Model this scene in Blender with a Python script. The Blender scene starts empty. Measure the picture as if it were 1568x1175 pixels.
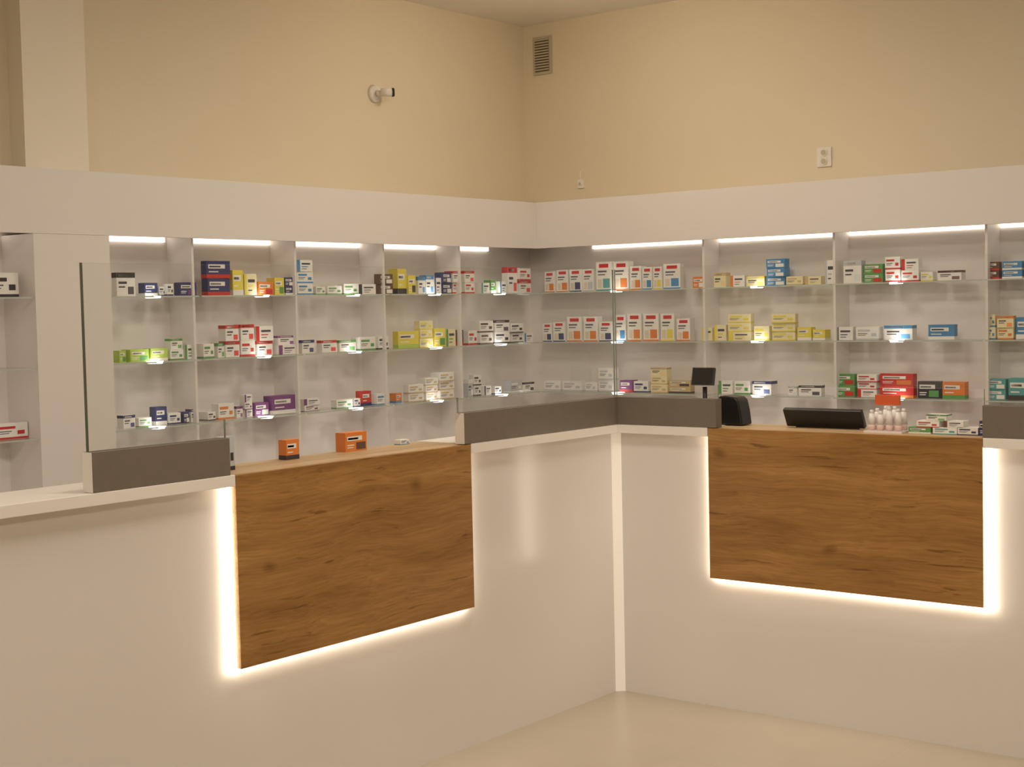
import bpy, bmesh, math, random
from mathutils import Matrix, Vector
random.seed(7)
S = bpy.context.scene
try:
    S.view_settings.view_transform = 'Standard'
    S.view_settings.look = 'None'
    S.view_settings.exposure = 0.0
except Exception as e:
    print(e)

# ------------------------------------------------------------ materials
def lin(c):
    return tuple(((x/255.0)/12.92 if x/255.0 <= 0.04045 else ((x/255.0+0.055)/1.055)**2.4) for x in c)
def mat(name, rgb, rough=0.5, metal=0.0, emit=None, es=0.0, noise=0.0, nscale=3.0, spec=0.5, bump=0.0, bscale=60):
    m = bpy.data.materials.new(name); m.use_nodes = True
    nt = m.node_tree; b = nt.nodes['Principled BSDF']
    c = lin(rgb)
    b.inputs['Base Color'].default_value = (*c, 1)
    b.inputs['Roughness'].default_value = rough
    b.inputs['Metallic'].default_value = metal
    b.inputs['Specular IOR Level'].default_value = spec
    if emit:
        b.inputs['Emission Color'].default_value = (*lin(emit), 1)
        b.inputs['Emission Strength'].default_value = es
    tc = nt.nodes.new('ShaderNodeTexCoord')
    if noise > 0:
        n = nt.nodes.new('ShaderNodeTexNoise'); n.inputs['Scale'].default_value = nscale
        n.inputs['Detail'].default_value = 5
        nt.links.new(tc.outputs['Object'], n.inputs['Vector'])
        r = nt.nodes.new('ShaderNodeValToRGB')
        r.color_ramp.elements[0].position = 0.3; r.color_ramp.elements[1].position = 0.7
        r.color_ramp.elements[0].color = (*[x*(1-noise) for x in c], 1)
        r.color_ramp.elements[1].color = (*[min(1, x*(1+noise)) for x in c], 1)
        nt.links.new(n.outputs['Fac'], r.inputs['Fac'])
        nt.links.new(r.outputs['Color'], b.inputs['Base Color'])
    if bump > 0:
        n2 = nt.nodes.new('ShaderNodeTexNoise'); n2.inputs['Scale'].default_value = bscale
        nt.links.new(tc.outputs['Object'], n2.inputs['Vector'])
        bp = nt.nodes.new('ShaderNodeBump'); bp.inputs['Strength'].default_value = bump
        bp.inputs['Distance'].default_value = 0.01
        nt.links.new(n2.outputs['Fac'], bp.inputs['Height'])
        nt.links.new(bp.outputs['Normal'], b.inputs['Normal'])
    return m

M_wall = mat('wall_paint_cream', (229, 216, 190), 0.85, noise=0.02, nscale=1.2, bump=0.05, bscale=90)
M_pil = mat('pilaster_paint', (240, 231, 213), 0.85, noise=0.01)
M_ceil = mat('ceiling_paint', (240, 233, 220), 0.9, noise=0.015, nscale=1)
M_lam = mat('white_laminate', (225, 219, 213), 0.2, noise=0.01, nscale=2, spec=0.5)
M_cab = mat('white_cabinet', (233, 226, 221), 0.4, noise=0.01, nscale=2)
M_grey = mat('grey_laminate', (116, 105, 93), 0.4, noise=0.05, nscale=25)
M_edge = mat('white_edge', (236, 229, 220), 0.4, noise=0.01)
M_black = mat('black_plastic', (26, 25, 26), 0.35, noise=0.08, nscale=30)
M_screen = mat('dark_screen', (12, 13, 16), 0.1, noise=0.02)
M_metal = mat('brushed_metal', (150, 148, 145), 0.3, 0.9, noise=0.05, nscale=40)
M_vent = mat('vent_grey', (196, 184, 160), 0.5, noise=0.04, nscale=30)
M_ventd = mat('vent_dark', (95, 86, 70), 0.7, noise=0.04, nscale=30)
M_led = mat('led_strip', (255, 250, 240), 0.5, emit=(255, 241, 219), es=17.0)
M_ledtop = mat('led_bar', (255, 250, 240), 0.5, emit=(255, 243, 226), es=1.9)
M_puck = mat('led_puck', (255, 255, 255), 0.5, emit=(254, 252, 246), es=4.0)
M_corner = mat('emissive_corner_strip', (240, 232, 222), 0.4, emit=(255, 242, 226), es=0.15)
M_panel = mat('ceiling_panel', (255, 250, 240), 0.5, emit=(255, 236, 205), es=2.5)
M_globe = mat('added_globe_emission', (255, 250, 240), 0.5, emit=(255, 238, 212), es=120.0)
M_orange = mat('orange_cap', (222, 98, 52), 0.4, noise=0.03)
M_tube = mat('tube_plastic', (238, 230, 226), 0.35, noise=0.02)
M_pink = mat('tube_pink', (234, 200, 190), 0.35, noise=0.02)

def floor_mat():
    m = mat('floor_tile', (200, 190, 170), 0.3, noise=0.05, nscale=5)
    nt = m.node_tree; b = nt.nodes['Principled BSDF']
    tc = nt.nodes.new('ShaderNodeTexCoord')
    br = nt.nodes.new('ShaderNodeTexBrick')
    br.offset = 0.0
    br.inputs['Scale'].default_value = 1.0
    br.inputs['Brick Width'].default_value = 0.6
    br.inputs['Row Height'].default_value = 0.6
    br.inputs['Mortar Size'].default_value = 0.0012
    br.inputs['Color1'].default_value = (*lin((182, 169, 148)), 1)
    br.inputs['Color2'].default_value = (*lin((185, 172, 151)), 1)
    br.inputs['Mortar'].default_value = (*lin((174, 160, 139)), 1)
    nt.links.new(tc.outputs['Object'], br.inputs['Vector'])
    n = nt.nodes.new('ShaderNodeTexNoise'); n.inputs['Scale'].default_value = 6; n.inputs['Detail'].default_value = 6
    nt.links.new(tc.outputs['Object'], n.inputs['Vector'])
    mx = nt.nodes.new('ShaderNodeMixRGB'); mx.blend_type = 'MULTIPLY'; mx.inputs[0].default_value = 0.12
    nt.links.new(br.outputs['Color'], mx.inputs[1]); nt.links.new(n.outputs['Fac'], mx.inputs[2])
    nt.links.new(mx.outputs[0], b.inputs['Base Color'])
    return m
M_floor = floor_mat()

def glass_mat(name, tint, fmul, f0=0.06):
    m = bpy.data.materials.new(name); m.use_nodes = True
    nt = m.node_tree; nt.nodes.clear(); L = nt.links.new
    o = nt.nodes.new('ShaderNodeOutputMaterial')
    t = nt.nodes.new('ShaderNodeBsdfTransparent'); t.inputs['Color'].default_value = (*tint, 1)
    g = nt.nodes.new('ShaderNodeBsdfGlossy'); g.inputs['Roughness'].default_value = 0.02
    f = nt.nodes.new('ShaderNodeLayerWeight'); f.inputs['Blend'].default_value = 0.5
    pw = nt.nodes.new('ShaderNodeMath'); pw.operation = 'POWER'; pw.inputs[1].default_value = 4.5
    L(f.outputs['Facing'], pw.inputs[0])
    ma = nt.nodes.new('ShaderNodeMath'); ma.operation = 'MULTIPLY_ADD'; ma.use_clamp = True
    ma.inputs[1].default_value = fmul; ma.inputs[2].default_value = f0
    L(pw.outputs[0], ma.inputs[0])
    mx = nt.nodes.new('ShaderNodeMixShader')
    L(ma.outputs[0], mx.inputs[0]); L(t.outputs[0], mx.inputs[1]); L(g.outputs[0], mx.inputs[2])
    L(mx.outputs[0], o.inputs['Surface'])
    return m
M_glass = glass_mat('clear_glass', (0.962, 0.972, 0.96), 0.8)
M_shelf = glass_mat('shelf_glass', (0.95, 0.962, 0.95), 0.5)
M_gedge = mat('glass_edge', (150, 156, 140), 0.2, noise=0.02)
M_gdark = mat('glass_edge_dark', (92, 92, 80), 0.2, noise=0.02)
M_sedge = mat('shelf_edge', (190, 197, 186), 0.2, noise=0.02)

def wood(name, axis, light=False):
    m = bpy.data.materials.new(name); m.use_nodes = True
    nt = m.node_tree; b = nt.nodes['Principled BSDF']; L = nt.links.new
    b.inputs['Roughness'].default_value = 0.45
    b.inputs['Specular IOR Level'].default_value = 0.3
    tc = nt.nodes.new('ShaderNodeTexCoord')
    wn = nt.nodes.new('ShaderNodeTexNoise'); wn.inputs['Scale'].default_value = 3.0; wn.inputs['Detail'].default_value = 2
    L(tc.outputs['Object'], wn.inputs['Vector'])
    sub = nt.nodes.new('ShaderNodeVectorMath'); sub.operation = 'SUBTRACT'; sub.inputs[1].default_value = (.5, .5, .5)
    L(wn.outputs['Color'], sub.inputs[0])
    sc = nt.nodes.new('ShaderNodeVectorMath'); sc.operation = 'SCALE'; sc.inputs['Scale'].default_value = 0.06
    L(sub.outputs[0], sc.inputs[0])
    ad = nt.nodes.new('ShaderNodeVectorMath'); ad.operation = 'ADD'
    L(tc.outputs['Object'], ad.inputs[0]); L(sc.outputs[0], ad.inputs[1])
    def nz(sa, sz, scale, det):
        mp = nt.nodes.new('ShaderNodeMapping')
        mp.inputs['Scale'].default_value = (sa, sz, sz) if axis == 'x' else (sz, sa, sz)
        L(ad.outputs[0], mp.inputs['Vector'])
        n = nt.nodes.new('ShaderNodeTexNoise'); n.inputs['Scale'].default_value = scale; n.inputs['Detail'].default_value = det
        n.inputs['Roughness'].default_value = 0.6
        L(mp.outputs[0], n.inputs['Vector']); return n
    n1 = nz(0.8, 8.0, 1.5, 6)
    n2 = nz(2.0, 70.0, 2.4, 4)
    r = nt.nodes.new('ShaderNodeValToRGB'); cr = r.color_ramp
    cols = [(0.28, (132, 92, 45)), (0.45, (158, 114, 60)), (0.58, (172, 127, 70)), (0.75, (190, 147, 88))]
    if light: cols = [(0.28, (182, 148, 108)), (0.45, (200, 168, 128)), (0.58, (208, 178, 138)), (0.75, (216, 188, 148))]
    cr.elements[0].position, cr.elements[0].color = cols[0][0], (*lin(cols[0][1]), 1)
    cr.elements[1].position, cr.elements[1].color = cols[3][0], (*lin(cols[3][1]), 1)
    for p, c in cols[1:3]:
        e = cr.elements.new(p); e.color = (*lin(c), 1)
    L(n1.outputs['Fac'], r.inputs['Fac'])
    r2 = nt.nodes.new('ShaderNodeValToRGB')
    r2.color_ramp.elements[0].position = 0.3; r2.color_ramp.elements[0].color = (.68, .65, .61, 1)
    r2.color_ramp.elements[1].position = 0.6; r2.color_ramp.elements[1].color = (1, 1, 1, 1)
    L(n2.outputs['Fac'], r2.inputs['Fac'])
    mx = nt.nodes.new('ShaderNodeMixRGB'); mx.blend_type = 'MULTIPLY'; mx.inputs[0].default_value = 0.8
    L(r.outputs[0], mx.inputs[1]); L(r2.outputs[0], mx.inputs[2])
    n3 = nz(1.3, 26.0, 2.0, 3)
    r3 = nt.nodes.new('ShaderNodeValToRGB')
    r3.color_ramp.elements[0].position = 0.30; r3.color_ramp.elements[0].color = (.42, .36, .28, 1)
    r3.color_ramp.elements[1].position = 0.37; r3.color_ramp.elements[1].color = (1, 1, 1, 1)
    L(n3.outputs['Fac'], r3.inputs['Fac'])
    mx2 = nt.nodes.new('ShaderNodeMixRGB'); mx2.blend_type = 'MULTIPLY'; mx2.inputs[0].default_value = 0.75
    L(mx.outputs[0], mx2.inputs[1]); L(r3.outputs[0], mx2.inputs[2])
    mp = nt.nodes.new('ShaderNodeMapping')
    mp.inputs['Scale'].default_value = (3.2, 1, 5.0) if axis == 'x' else (1, 3.2, 5.0)
    L(ad.outputs[0], mp.inputs['Vector'])
    v = nt.nodes.new('ShaderNodeTexVoronoi'); v.inputs['Scale'].default_value = 1.1
    L(mp.outputs[0], v.inputs['Vector'])
    r4 = nt.nodes.new('ShaderNodeValToRGB')
    r4.color_ramp.elements[0].position = 0.02; r4.color_ramp.elements[0].color = (.42, .33, .25, 1)
    r4.color_ramp.elements[1].position = 0.14; r4.color_ramp.elements[1].color = (1, 1, 1, 1)
    L(v.outputs['Distance'], r4.inputs['Fac'])
    mx3 = nt.nodes.new('ShaderNodeMixRGB'); mx3.blend_type = 'MULTIPLY'; mx3.inputs[0].default_value = 0.75
    L(mx2.outputs[0], mx3.inputs[1]); L(r4.outputs[0], mx3.inputs[2])
    L(mx3.outputs[0], b.inputs['Base Color'])
    return m
M_woodL = wood('oak_laminate_x', 'x'); M_woodR = wood('oak_laminate_y', 'y')
M_deskL = wood('oak_top_x', 'x', True); M_deskR = wood('oak_top_y', 'y', True)

def carton_mat():
    m = bpy.data.materials.new('printed_carton'); m.use_nodes = True
    nt = m.node_tree; b = nt.nodes['Principled BSDF']
    a = nt.nodes.new('ShaderNodeAttribute'); a.attribute_name = 'Col'
    nt.links.new(a.outputs['Color'], b.inputs['Base Color'])
    b.inputs['Roughness'].default_value = 0.45
    return m
M_carton = carton_mat()

# ------------------------------------------------------------ mesh builder
class MB:
    def __init__(s, name, parent=None, bevel=0.0):
        s.bm = bmesh.new(); s.name = name; s.mats = []; s.parent = parent; s.bevel = bevel
        s.col = s.bm.loops.layers.float_color.new('Col')
    def mi(s, m):
        if m not in s.mats: s.mats.append(m)
        return s.mats.index(m)
    def face(s, pts, m, col=None, smooth=False):
        f = s.bm.faces.new([s.bm.verts.new(p) for p in pts]); f.material_index = s.mi(m); f.smooth = smooth
        if col:
            for l in f.loops: l[s.col] = (*col, 1)
        return f
    def box(s, x0, x1, y0, y1, z0, z1, m, col=None, M=None, fm=None):
        x0, x1 = min(x0, x1), max(x0, x1); y0, y1 = min(y0, y1), max(y0, y1); z0, z1 = min(z0, z1), max(z0, z1)
        P = [Vector(p) for p in [(x0,y0,z0),(x1,y0,z0),(x1,y1,z0),(x0,y1,z0),(x0,y0,z1),(x1,y0,z1),(x1,y1,z1),(x0,y1,z1)]]
        if M: P = [M @ p for p in P]
        v = [s.bm.verts.new(p) for p in P]
        names = ['-z','+z','-y','+x','+y','-x']
        for n, q in zip(names, [(0,3,2,1),(4,5,6,7),(0,1,5,4),(1,2,6,5),(2,3,7,6),(3,0,4,7)]):
            f = s.bm.faces.new([v[i] for i in q]); f.material_index = s.mi(fm.get(n, m) if fm else m)
            if col:
                for l in f.loops: l[s.col] = (*col, 1)
    def cyl(s, c, r0, r1, h, axis, m, n=24, M=None):
        ax = Vector(axis).normalized(); up = Vector((0,0,1)) if abs(ax.z) < .9 else Vector((1,0,0))
        a = ax.cross(up).normalized(); b = ax.cross(a)
        c = Vector(c); A = []; B = []
        for i in range(n):
            t = 2*math.pi*i/n; d = a*math.cos(t)+b*math.sin(t)
            A.append(c+d*r0); B.append(c+ax*h+d*r1)
        if M: A = [M @ p for p in A]; B = [M @ p for p in B]
        va = [s.bm.verts.new(p) for p in A]; vb = [s.bm.verts.new(p) for p in B]
        for i in range(n):
            f = s.bm.faces.new([va[i], va[(i+1)%n], vb[(i+1)%n], vb[i]]); f.smooth = True; f.material_index = s.mi(m)
        f = s.bm.faces.new(va[::-1]); f.material_index = s.mi(m)
        f = s.bm.faces.new(vb); f.material_index = s.mi(m)
    def prism(s, poly, axis, t0, t1, m, me=None, M=None, back=True):
        mk = (lambda p, t: Vector((p[0], t, p[1]))) if axis == 'x' else (lambda p, t: Vector((t, p[0], p[1])))
        A = [mk(p, t0) for p in poly]; B = [mk(p, t1) for p in poly]
        if M: A = [M @ p for p in A]; B = [M @ p for p in B]
        va = [s.bm.verts.new(p) for p in A]; vb = [s.bm.verts.new(p) for p in B]
        n = len(poly)
        f = s.bm.faces.new(va); f.material_index = s.mi(m)
        if back:
            f = s.bm.faces.new(vb[::-1]); f.material_index = s.mi(m)
        for i in range(n):
            f = s.bm.faces.new([va[i], vb[i], vb[(i+1)%n], va[(i+1)%n]]); f.material_index = s.mi(me or m)
    def done(s):
        bmesh.ops.recalc_face_normals(s.bm, faces=s.bm.faces[:])
        me = bpy.data.meshes.new(s.name); s.bm.to_mesh(me); s.bm.free()
        for m in s.mats: me.materials.append(m)
        o = bpy.data.objects.new(s.name, me); S.collection.objects.link(o)
        if s.parent: o.parent = s.parent
        if s.bevel:
            md = o.modifiers.new('bevel', 'BEVEL'); md.width = s.bevel; md.segments = 2; md.limit_method = 'ANGLE'
        return o
def empty(name):
    o = bpy.data.objects.new(name, None); S.collection.objects.link(o); return o

# ------------------------------------------------------------ room
XE, YN, ZC, ZF = 2.10, 2.045, 3.13, -0.013
XW, YS = -7.2, -6.2
def slab(name, *a):
    b = MB(name); b.box(*a); return b.done()
slab('floor', XW, XE, YS, YN, ZF-0.1, ZF, M_floor)
slab('ceiling', XW, XE, YS, YN, ZC, ZC+0.1, M_ceil)
slab('wall_north', XW, XE+0.1, YN, YN+0.1, ZF-0.1, ZC+0.1, M_wall)
slab('wall_east', XE, XE+0.1, YS, YN, ZF-0.1, ZC+0.1, M_wall)
slab('wall_south', XW, XE, YS-0.1, YS, ZF-0.1, ZC+0.1, M_wall)
slab('wall_west', XW-0.1, XW, YS-0.1, YN+0.1, ZF-0.1, ZC+0.1, M_wall)
slab('trim_1', -1.285, -0.985, 1.945, YN, 2.09, ZC, M_pil)

# ------------------------------------------------------------ counter
C = empty('pharmacy_counter')
BF = 0.04
LX, RY = -4.2, -3.0
D = 0.25
b = MB('body_left_run', C); b.box(LX, BF, BF, D-0.02, ZF, 1.012, M_lam); b.done()
b = MB('body_right_run', C); b.box(BF, D-0.02, RY, BF, ZF, 1.012, M_lam); b.box(BF, D-0.02, BF, D-0.02, ZF, 1.012, M_lam); b.done()
b = MB('corner_chamfer', C)  # chamfer strip added in the inner corner, faintly emissive
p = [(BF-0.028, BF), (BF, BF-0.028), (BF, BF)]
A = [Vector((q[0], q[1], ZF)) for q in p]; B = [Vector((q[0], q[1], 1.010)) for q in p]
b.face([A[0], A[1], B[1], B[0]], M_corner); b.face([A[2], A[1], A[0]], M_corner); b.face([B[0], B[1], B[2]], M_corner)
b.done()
WL0, WL1 = -1.938, -0.888
WR0, WR1 = -1.444, -0.404
b = MB('top_slab', C, 0.0015)
b.box(LX, WL0-0.002, -0.002, D, 1.012, 1.045, M_edge)
b.box(WL1+0.002, D, 0.0, D, 1.012, 1.045, M_edge)
b.box(0.0, D, WR1+0.002, 0.0, 1.012, 1.045, M_edge)
b.box(-0.002, D, RY, WR0-0.002, 1.012, 1.045, M_edge)
b.done()
b = MB('desk_top_left', C, 0.001); b.box(WL0, WL1, 0.022, D, 1.012, 1.043, M_deskL); b.done()
b = MB('desk_top_right', C, 0.001); b.box(0.022, D, WR0, WR1, 1.012, 1.043, M_deskR); b.done()
b = MB('oak_panel_left', C, 0.001); b.box(WL0, WL1, 0.0, 0.02, 0.482, 1.043, M_woodL); b.done()
b = MB('oak_panel_right', C, 0.001); b.box(0.0, 0.02, WR0, WR1, 0.482, 1.043, M_woodR); b.done()
b = MB('led_strips', C)
w = 0.010
b.box(WL0-w, WL0, 0.024, BF, 0.482-w, 1.010, M_led)
b.box(WL1-0.004, WL1+0.004, 0.026, BF, 0.482, 1.010, M_led)
b.box(WL0-w, WL1, 0.026, BF, 0.482-0.004, 0.482+0.004, M_led)
b.box(0.024, BF, WR0-w, WR0, 0.482-w, 1.010, M_led)
b.box(0.026, BF, WR1-0.004, WR1+0.004, 0.482, 1.010, M_led)
b.box(0.026, BF, WR0-w, WR1, 0.482-0.004, 0.482+0.004, M_led)
b.done()
b = MB('grey_upstands', C, 0.001)
b.box(-2.422, -1.955, 0.0, 0.042, 1.0455, 1.152, M_grey, fm={'-x': M_edge, '+x': M_grey})
b.box(-0.921, 0.0, 0.0, 0.042, 1.0455, 1.152, M_grey, fm={'-x': M_edge})
b.box(0.0, 0.042, -0.440, 0.042, 1.0455, 1.152, M_grey)
b.box(0.0, 0.042, RY, -1.444, 1.0455, 1.152, M_grey)
b.done()
b = MB('glass_screen_left', C)
polyL = [(-2.418,1.152),(-1.955,1.152),(-1.955,1.205),(-0.93,1.205),(-0.93,1.152),(0.014,1.152),(0.014,1.645),(-2.418,1.645)]
b.prism(polyL, 'x', 0.016, 0.024, M_glass, M_gedge, back=False)
b.box(-2.422, -2.418, 0.017, 0.023, 1.152, 1.646, M_gdark)
b.done()
b = MB('glass_screen_right', C)
polyR = [(0.014,1.152),(-0.44,1.152),(-0.44,1.205),(-1.444,1.205),(-1.444,1.152),(-2.6,1.152),(-2.6,1.645),(0.014,1.645)]
b.prism(polyR, 'y', 0.016, 0.024, M_glass, M_gedge, back=False)
b.done()

# ------------------------------------------------------------ cabinets along the back
K = empty('display_cabinet')
FY, FX = 1.73, 1.78
BY, BX = 1.94, 1.98
CX0 = -4.4; CY0 = -3.2
ZB, ZT = 0.80, 1.833
b = MB('fascia', K, 0.001)
b.box(CX0, FX, FY, FY+0.02, ZT, 2.085, M_cab)
b.box(FX, FX+0.02, CY0, FY+0.02, ZT, 2.085, M_cab)
b.box(CX0, FX+0.02, FY+0.02, YN-0.002, 2.067, 2.085, M_cab)
b.box(FX+0.02, XE-0.002, CY0, YN-0.002, 2.067, 2.085, M_cab)
b.done()
b = MB('carcass', K)
b.box(CX0, BX, FY+0.02, BY, 1.852, 1.868, M_cab)
b.box(FX+0.02, BX, CY0, BY, 1.852, 1.868, M_cab)
b.box(CX0, BX+0.02, BY, BY+0.02, ZB, 1.868, M_cab)
b.box(BX, BX+0.02, CY0, BY, ZB, 1.868, M_cab)
divL = [-0.600, 0.0, 0.592, 1.170]
divR = [0.690, -0.038, -0.784, -1.52]
for x in divL: b.box(x, x+0.012, FY+0.05, BY, ZB, 1.852, M_cab)
for y in divR: b.box(FX+0.05, BX, y+0.004, y+0.016, ZB, 1.852, M_cab)
b.box(-1.41, -1.06, FY-0.003, BY, ZB, ZT-0.001, M_cab)
b.done()
b = MB('base_units', K, 0.001)
b.box(CX0, FX, FY-0.02, YN-0.002, ZF, ZB, M_cab)
b.box(FX-0.02, XE-0.002, CY0, FY-0.02, ZF, ZB, M_cab)
b.box(FX, XE-0.002, FY-0.02, YN-0.002, ZF, ZB, M_cab)
b.done()
SH = [1.589, 1.316, 1.043]
b = MB('glass_shelves', K)
segL = [(-2.6,-1.412), (-1.058,-0.601), (-0.587,-0.001), (0.013,0.591), (0.605,1.169), (1.183,FX+0.01)]
for z in SH:
    for x0, x1 in segL:
        b.face([(x0,FY+0.008,z),(x1,FY+0.008,z),(x1,BY-0.001,z),(x0,BY-0.001,z)], M_shelf)
        b.box(x0, x1, FY+0.006, FY+0.008, z-0.006, z, M_sedge)
    ys = [FY+0.004, 0.707, 0.693, -0.021, -0.035, -0.767, -0.781, -1.503, -1.517, -2.3]
    for i in range(0, len(ys), 2):
        b.face([(FX+0.014,ys[i+1],z),(BX-0.001,ys[i+1],z),(BX-0.001,ys[i],z),(FX+0.014,ys[i],z)], M_shelf)
        b.box(FX+0.012, FX+0.014, ys[i+1], ys[i], z-0.006, z, M_sedge)
b.done()
b = MB('led_bars', K)
for x0, x1 in [(-2.3,-1.43), (-1.05,-0.62), (-0.58,-0.01), (0.02,0.585), (0.61,1.16), (1.20,1.6)]:
    b.box(x0, x1, BY-0.012, BY-0.001, 1.824, 1.85, M_ledtop)
for y0, y1 in [(0.715,1.49), (-0.01,0.685), (-0.76,-0.042), (-1.49,-0.787), (-2.2,-1.525)]:
    b.box(BX-0.012, BX-0.001, y0, y1, 1.824, 1.85, M_ledtop)
b.done()
b = MB('led_pucks', K)
for z in SH:
    for x in [-1.75, -0.842, -0.237, 0.344, 0.934, 1.465]:
        b.cyl((x+0.02, FY+0.036, z-0.009), 0.030, 0.036, 0.009, (0,0,1), M_puck)
    for y in [1.22, 0.374, -0.362, -1.1, -1.85]:
        b.cyl((FX+0.041, y+0.015, z-0.009), 0.030, 0.036, 0.009, (0,0,1), M_puck)
b.done()

# ------------------------------------------------------------ medicine boxes
PAL = {'W':(240,237,231),'N':(58,64,112),'Y':(232,216,88),'G':(100,158,92),'L':(184,210,98),'R':(202,56,54),'O':(226,132,62),
       'B':(76,140,190),'P':(130,78,132),'K':(62,58,62),'T':(208,182,134),'C':(88,162,162),'D':(104,76,66),'A':(196,200,204),'E':(238,226,184)}
LT = [(-60,-2.05),(0,-1.62),(50,-1.40),(180,-1.03),(237,-.842),(303,-.615),(405,-.237),(460,-.018),(545,.344),(596,.575),(670,.934),(712,1.15),(770,1.465),(818,1.75)]
RT = [(830,1.715),(940,1.22),(1070,.70),(1157,.374),(1270,-.025),(1372,-.362),(1505,-.774),(1568,-.958),(1640,-1.15),(1720,-1.36)]
def itp(T, s):
    for (a, p), (c, q) in zip(T, T[1:]):
        if s <= c: return p+(q-p)*(s-a)/(c-a)
    return T[-1][1]
def carton(B, M, w, d, h, base, acc):
    cb, ca = lin(PAL[base]), lin(PAL[acc]); dk = lin((72, 70, 80)); wh = lin((240, 236, 228))
    B.box(-w/2, w/2, 0, d, 0, h, M_carton, cb, M)
    e = -0.0006
    def q(u0, u1, v0, v1, c):
        P = [(-w/2+u0*w, e, v0*h), (-w/2+u1*w, e, v0*h), (-w/2+u1*w, e, v1*h), (-w/2+u0*w, e, v1*h)]
        B.face([M @ Vector(p) for p in P], M_carton, c)
    def qs(v0, v1, c):
        for sx in (-w/2-0.0006, w/2+0.0006):
            P = [(sx, 0, v0*h), (sx, d, v0*h), (sx, d, v1*h), (sx, 0, v1*h)]
            B.face([M @ Vector(p) for p in P], M_carton, c)
    k = random.random()
    if base in 'WEA':
        if k < 0.25:
            q(0, 1, .78, 1, ca); qs(.78, 1, ca)
            q(.1, .7, .83, .93, wh); q(.1, .55, .52, .62, dk); q(.1, .45, .36, .42, dk)
            q(.6, .92, .08, .40, tuple(min(1, x*1.3+.05) for x in ca))
        elif k < 0.75:
            q(.08, .62, .64, .80, ca); q(.08, .5, .46, .51, dk); q(.08, .42, .34, .38, dk)
            q(0, 1, 0, .12, ca); qs(0, .12, ca); q(.68, .9, .28, .52, ca)
        else:
            q(0, .2, 0, 1, ca); q(.3, .85, .60, .74, dk); q(.3, .7, .38, .45, ca); q(.3, .62, .2, .25, dk)
    else:
        q(.08, .78, .56, .80, wh); q(.12, .6, .62, .72, dk)
        if k < .5: q(0, 1, 0, .22, ca); qs(0, .22, ca); q(.1, .5, .34, .40, wh)
        else: q(.5, .94, .08, .46, ca); q(.08, .4, .3, .36, wh); q(.08, .36, .18, .23, wh)
def redtop(B, M, w, d, h, acc):
    cb, ca = lin(PAL['W']), lin(PAL[acc]); e = -0.0006
    B.box(-w/2, w/2, 0, d, 0, h, M_carton, cb, M)
    def q(u0, u1, v0, v1, c):
        P = [(-w/2+u0*w, e, v0*h), (-w/2+u1*w, e, v0*h), (-w/2+u1*w, e, v1*h), (-w/2+u0*w, e, v1*h)]
        B.face([M @ Vector(p) for p in P], M_carton, c)
    q(.2, .82, .80, .93, lin((205, 50, 52))); q(.12, .7, .64, .70, lin((90,90,98))); q(.12, .6, .54, .58, lin((90,90,98)))
    q(.45, .9, .10, .42, ca); q(.1, .38, .1, .4, lin((225, 210, 190))); q(0, 1, 0, .05, ca)
def row(name, items, z, side):
    B = MB(name)
    for it in items:
        s0, s1, hp, base, acc = it[:5]; n = it[5] if len(it) > 5 else 1
        if side == 'L':
            T = LT; k = 0.0027+(s0-180)/640*0.0009; a, c = itp(T, s0), itp(T, s1)
        else:
            T = RT; k = 0.00362-(s0-830)/738*0.00074; c, a = itp(T, s0), itp(T, s1)
        w = (c-a)*0.95; h = hp*k/n; mid = (a+c)/2
        dd = random.uniform(.035, .06)
        for i in range(n):
            off = 0.058+random.uniform(0, .02)
            th = random.uniform(-.08, .08)
            zz = z+0.0008+i*(h+0.0005)
            if side == 'L':
                xx = min(mid+off*(mid+4.754)/4.975, 1.95-w/2)
                M = Matrix.Translation((xx, FY+off, zz)) @ Matrix.Rotation(th, 4, 'Z')
            else:
                yy = min(mid+off*(mid+3.245)/6.534, 1.76-w/2)
                M = Matrix.Translation((FX+off+0.008, yy, zz)) @ Matrix.Rotation(-math.pi/2+th, 4, 'Z')
            if base == '#': redtop(B, M, w, dd, h, acc)
            else: carton(B, M, w, dd, h, base, acc)
    return B.done()
L1 = [(-45,-5,34,'W','N'),(2,32,38,'W','K'),(180,208,36,'W','K'),(222,242,20,'N','W'),(244,254,14,'W','N'),(256,266,18,'W','N'),(275,302,20,'N','P'),
 (317,353,52,'N','R',2),(356,373,38,'Y','W'),(374,394,32,'E','Y'),(395,420,20,'O','R'),(421,436,26,'Y','G'),(437,450,26,'N','W',2),(455,481,52,'W','B',3),
 (484,498,12,'W','G'),(500,525,13,'W','G'),(527,549,16,'W','G'),(550,576,15,'W','K'),(582,603,30,'D','W',2),(609,624,38,'Y','K'),(625,638,28,'Y','K'),
 (641,652,26,'W','B'),(653,665,28,'W','B'),(666,677,24,'W','N'),(678,693,32,'N','W',2),(694,708,34,'W','R',2),(713,727,34,'W','R',2),(738,750,16,'W','C'),(752,760,20,'G','W'),
 (766,777,18,'W','B'),(779,792,40,'W','R'),(794,814,38,'W','R',2)]
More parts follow.
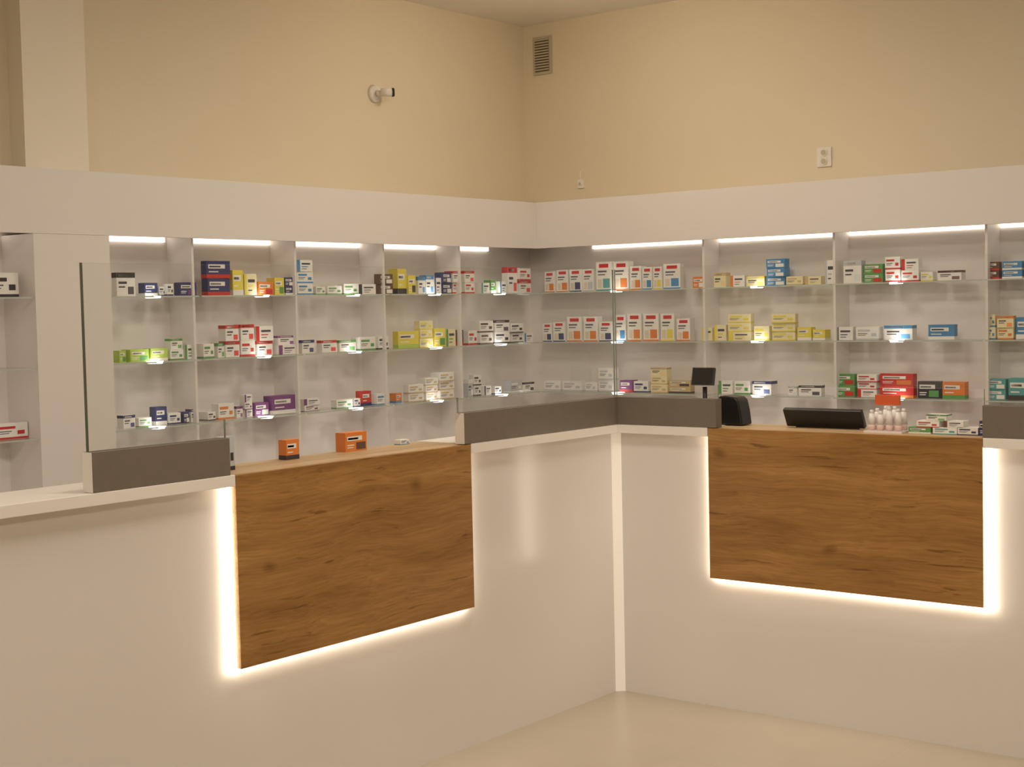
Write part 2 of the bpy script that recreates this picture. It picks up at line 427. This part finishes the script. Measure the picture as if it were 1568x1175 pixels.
R1 = [(835,852,32,'#','O'),(854,872,34,'#','O'),(873,892,34,'#','N'),(893,910,34,'#','A'),(912,936,44,'#','C'),(938,962,44,'#','O'),(964,982,36,'#','O'),(983,999,34,'#','B'),
 (1000,1014,34,'#','Y'),(1016,1042,38,'#','B'),(1060,1079,17,'O','W'),(1092,1112,22,'E','T'),(1118,1140,17,'W','O'),(1142,1171,15,'E','Y'),(1173,1203,40,'B','W',3),(1204,1230,13,'E','T'),
 (1232,1258,12,'E','T'),(1263,1278,36,'W','A'),(1291,1320,34,'W','A'),(1322,1353,28,'G','R',2),(1355,1379,38,'W','R',2),(1380,1408,34,'W','R',2),(1410,1430,14,'W','Y'),(1436,1474,15,'W','D'),
 (1509,1531,26,'D','R',2),(1534,1566,26,'B','W',2),(1570,1600,26,'C','W'),(1605,1640,22,'W','R')]
L2 = [(-30,2,40,'R','W'),(180,191,18,'L','G'),(196,226,19,'L','G'),(228,254,19,'L','W'),(258,278,32,'W','G',2),(280,298,22,'W','G'),(308,326,22,'W','G'),(330,341,22,'W','G'),(342,364,48,'W','R',2),(366,388,48,'W','R',2),
 (390,417,44,'W','R',2),(424,454,28,'W','P',2),(460,480,20,'W','N'),(490,514,18,'W','R'),(516,545,17,'W','G'),(548,575,20,'W','G'),(577,595,20,'W','K'),(608,640,26,'Y','L'),(641,662,40,'E','Y',3),
 (664,681,28,'Y','G'),(682,697,26,'E','G'),(698,709,24,'D','R'),(716,730,22,'W','R'),(733,755,36,'W','D',2),(757,779,36,'W','K',2),(781,800,30,'W','K',2),(801,814,14,'W','B')]
R2 = [(830,845,28,'#','N'),(847,866,30,'#','N'),(868,891,38,'#','O'),(893,914,38,'#','O'),(915,936,30,'#','N'),(938,957,40,'#','B'),(958,981,42,'#','O'),(983,1008,42,'#','O'),(1010,1032,42,'#','Y'),(1034,1056,34,'#','O'),
 (1072,1090,20,'E','Y'),(1092,1111,24,'E','Y'),(1113,1149,40,'E','Y',3),(1152,1178,22,'E','Y'),(1180,1218,40,'E','Y',3),(1220,1242,20,'Y','W'),(1243,1263,16,'Y','W'),(1277,1306,20,'W','N'),(1309,1346,20,'W','A'),
 (1352,1398,22,'W','B'),(1421,1463,23,'B','W'),(1509,1524,38,'E','B',2),(1526,1552,36,'E','O',2),(1554,1590,34,'B','W'),(1595,1640,24,'W','G')]
L3 = [(3,36,25,'W','R'),(182,202,20,'W','N'),(205,227,14,'W','G'),(232,250,28,'N','W'),(252,271,17,'W','N'),(275,284,17,'N','W'),(286,298,20,'W','N'),(312,325,13,'W','K'),(327,354,24,'W','O'),(356,366,18,'W','P'),
 (369,381,34,'W','P',3),(384,408,20,'P','W'),(411,450,28,'P','W'),(461,485,19,'W','P',2),(510,536,13,'W','G'),(538,548,13,'W','N'),(550,565,23,'R','N'),(572,592,17,'W','B'),(602,612,15,'O','B'),(622,645,26,'W','T',2),
 (648,668,34,'W','T',3),(670,693,40,'W','T',3),(714,722,26,'A','W'),(723,734,32,'W','K',2),(738,750,14,'W','K'),(755,765,12,'W','N'),(778,797,18,'A','W'),(799,815,14,'W','K')]
R3 = [(832,857,15,'W','A'),(859,890,15,'W','A'),(893,911,14,'W','A'),(913,936,36,'W','A',2),(945,965,18,'P','R'),(967,990,17,'W','N'),(993,1020,38,'E','T',3),(1021,1055,19,'T','K',2),(1097,1120,20,'W','G'),(1122,1145,20,'W','G'),
 (1148,1180,21,'W','N'),(1205,1219,14,'W','A'),(1221,1256,16,'W','K'),(1275,1308,34,'G','R',2),(1310,1342,34,'W','R',3),(1344,1400,36,'R','O',2),(1404,1440,26,'K','G'),(1442,1478,26,'O','G'),(1510,1540,32,'C','W',2),(1542,1580,34,'C','K'),(1585,1630,25,'W','B')]
for nm, it, z, sd in [('medicine_boxes', L1, SH[0], 'L'), ('medicine_boxes', R1, SH[0], 'R'), ('medicine_boxes', L2, SH[1], 'L'),
                      ('medicine_boxes', R2, SH[1], 'R'), ('medicine_boxes', L3, SH[2], 'L'), ('medicine_boxes', R3, SH[2], 'R')]:
    row(nm, it, z, sd)

def desk_cartons(items, yaw):
    B = MB('medicine_boxes')
    for (x, y, z, w, d, h, ba, ac) in items:
        carton(B, Matrix.Translation((x, y, z)) @ Matrix.Rotation(yaw, 4, 'Z'), w, d, h, ba, ac)
    return B.done()
desk_cartons([(-1.86, 0.12, 1.0435, 0.052, 0.03, 0.10, 'A', 'K'), (-1.535, 0.19, 1.0435, 0.055, 0.035, 0.062, 'O', 'K'),
              (-1.24, 0.20, 1.0435, 0.10, 0.045, 0.062, 'O', 'D'), (-0.99, 0.21, 1.0435, 0.045, 0.03, 0.016, 'W', 'B')], 0.0)
items = []
for (y, z, w, h, ba, ac) in [(-1.19,1.0435,.08,.022,'G','W'),(-1.28,1.0435,.085,.024,'W','C'),(-1.36,1.0435,.07,.026,'W','N'),(-1.22,1.066,.08,.022,'W','R'),(-1.25,1.0885,.07,.022,'W','G'),(-1.31,1.068,.07,.022,'W','D'),(-1.415,1.0435,.03,.05,'N','W')]:
    items.append((0.09, y, z, w, .05, h, ba, ac))
desk_cartons(items, -math.pi/2)

b = MB('cosmetic_tube_stand')
sy = -0.018
b.box(0.06, 0.16, -1.12+sy, -0.98+sy, 1.0432, 1.050, M_tube)
b.face([(0.06,-1.12+sy,1.05),(0.06,-0.98+sy,1.05),(0.06,-0.98+sy,1.085),(0.06,-1.12+sy,1.085)], M_glass)
k = 0
for x in (0.085, 0.13):
    for y in (-1.098, -1.065, -1.032, -1.0):
        h = random.uniform(.06, .085)
        b.cyl((x, y+sy, 1.050), 0.013, 0.013, 0.02, (0,0,1), M_pink, 16)
        b.cyl((x, y+sy, 1.070), 0.013, 0.009, h*0.6, (0,0,1), M_tube, 16)
        b.cyl((x, y+sy, 1.070+h*0.6), 0.007, 0.006, 0.012, (0,0,1), M_tube, 12)
        k += 1
b.box(0.145, 0.158, -1.075+sy, -0.985+sy, 1.135, 1.17, M_orange)
b.box(0.147, 0.155, -1.04+sy, -1.02+sy, 1.05, 1.135, M_tube)
b.done()

b = MB('customer_display')
px, py = 0.20, -0.275
b.cyl((px, py, 1.0455), 0.045, 0.042, 0.01, (0,0,1), M_black)
b.cyl((px, py, 1.055), 0.009, 0.009, 0.13, (0,0,1), M_black, 16)
R = Matrix.Translation((px-0.01, py, 1.225)) @ Matrix.Rotation(math.radians(12), 4, 'Y')
b.box(-0.006, 0.008, -0.048, 0.048, -0.034, 0.034, M_black, None, R)
b.box(-0.0072, -0.006, -0.043, 0.043, -0.028, 0.03, M_screen, None, R)
b.box(0.008, 0.016, -0.02, 0.02, -0.02, 0.02, M_black, None, R)
b.done()
b = MB('receipt_printer', bevel=0.006)
b.prism([(-0.475, 1.0457), (-0.468, 1.10), (-0.458, 1.14), (-0.445, 1.152), (-0.40, 1.157), (-0.375, 1.154), (-0.37, 1.0457)], 'y', 0.13, 0.21, M_black)
b.done()
b = MB('computer_keyboard', bevel=0.002)
R = Matrix.Translation((0.165, -0.80, 1.046)) @ Matrix.Rotation(math.radians(-28), 4, 'Y')
b.box(0, 0.018, -0.155, 0.155, 0, 0.072, M_black, None, R)
for i in range(14):
    for j in range(4):
        b.box(0.018, 0.022, -0.148+i*0.0213, -0.148+i*0.0213+0.018, 0.006+j*0.0155, 0.006+j*0.0155+0.013, M_screen, None, R)
b.box(0.165, 0.175, -0.93, -0.68, 1.0432, 1.048, M_black)
b.done()

# ------------------------------------------------------------ wall fittings
b = MB('air_vent', bevel=0.001)
b.box(XE-0.012, XE-0.001, 1.835, 1.965, 2.84, 3.055, M_vent)
b.box(XE-0.014, XE-0.012, 1.85, 1.95, 2.855, 3.04, M_ventd)
for i in range(12):
    z = 2.862+i*0.0152
    b.box(XE-0.020, XE-0.014, 1.85, 1.95, z, z+0.008, M_vent)
b.done()
b = MB('security_camera')
cx, cz = 0.84, 2.62
b.cyl((cx, YN, cz), 0.046, 0.040, 0.022, (0,-1,0), M_edge)
b.cyl((cx, YN-0.022, cz), 0.016, 0.014, 0.03, (0.3,-1,0), M_edge)
b.cyl((cx-0.01, YN-0.06, cz), 0.021, 0.021, 0.06, (0.75,-0.65,0.02), M_edge)
b.cyl((cx+0.033, YN-0.096, cz+0.001), 0.023, 0.022, 0.012, (0.75,-0.65,0.02), M_black)
b.done()
def outlet(name, y, z, s, two=True):
    b = MB(name, bevel=0.002)
    b.box(XE-0.010, XE, y-s/2, y+s/2, z-s*0.62, z+s*0.62, M_edge)
    for dz in ((-s*.28, s*.28) if two else (0,)):
        b.cyl((XE-0.010, y, z+dz), s*.24, s*.24, 0.006, (-1,0,0), M_edge)
        b.cyl((XE-0.0162, y, z+dz), s*.18, s*.18, 0.001, (-1,0,0), M_vent)
    return b
outlet('wall_socket', 0.148, 2.229, 0.078).done()
b = outlet('cable_outlet', 1.649, 2.20, 0.04, False)
b.cyl((XE-0.008, 1.649, 2.22), 0.003, 0.003, 0.05, (0,0,1), M_edge, 8)
b.done()

# ------------------------------------------------------------ ceiling lamps
def lamp(x, y, size, power):
    e = MB('ceiling_light'); e.box(x-size/2, x+size/2, y-size/2, y+size/2, ZC-0.03, ZC-0.001, M_panel); o = e.done()
    l = bpy.data.lights.new('panel_light', 'AREA'); l.energy = power; l.size = size*0.95
    l.color = (1.0, 0.92, 0.815)
    lo = bpy.data.objects.new('panel_light', l); lo.location = (x, y, ZC-0.035); S.collection.objects.link(lo); lo.parent = o
for x, y, p in [(-1.6, -1.2, 24), (-4.2, -0.6, 25), (-1.4, -4.0, 27), (-4.4, -3.6, 27), (-0.1, -0.1, 19)]:  # last panel, out of view, is added to brighten the back walls
    lamp(x, y, 0.6, p)
b = MB('added_glow_globe')  # emissive globe added above the view to brighten the ceiling corner
gx, gy, gz, gr = 0.90, 0.80, 3.02, 0.05
b.cyl((gx, gy, ZC-0.02), 0.05, 0.05, 0.02, (0,0,1), M_edge)
b.cyl((gx, gy, gz+gr*0.9), 0.008, 0.008, ZC-0.02-gz-gr*0.9, (0,0,1), M_metal, 12)
r = bmesh.ops.create_uvsphere(b.bm, u_segments=20, v_segments=12, radius=gr, matrix=Matrix.Translation((gx, gy, gz)))
gi = b.mi(M_globe)
for v in r['verts']:
    for f in v.link_faces: f.material_index = gi; f.smooth = True
b.done()

w = bpy.data.worlds.new('w'); S.world = w; w.use_nodes = True
w.node_tree.nodes['Background'].inputs[0].default_value = (1, .92, .8, 1)
w.node_tree.nodes['Background'].inputs[1].default_value = 0.3

# ------------------------------------------------------------ camera
a = Vector((0.6196, 0.0528, -0.7831)).normalized()
bb = Vector((-0.7844, 0.0137, -0.6202)); bb = (bb-a*bb.dot(a)).normalized()
up = a.cross(bb)
Rm = Matrix((a, bb, up)).to_4x4()
cam = bpy.data.cameras.new('camera'); co = bpy.data.objects.new('camera', cam); S.collection.objects.link(co)
cam.sensor_width = 36; cam.lens = 36*2270/1568
co.matrix_world = Matrix.Translation((-4.754, -3.245, 1.5)) @ Rm
S.camera = co
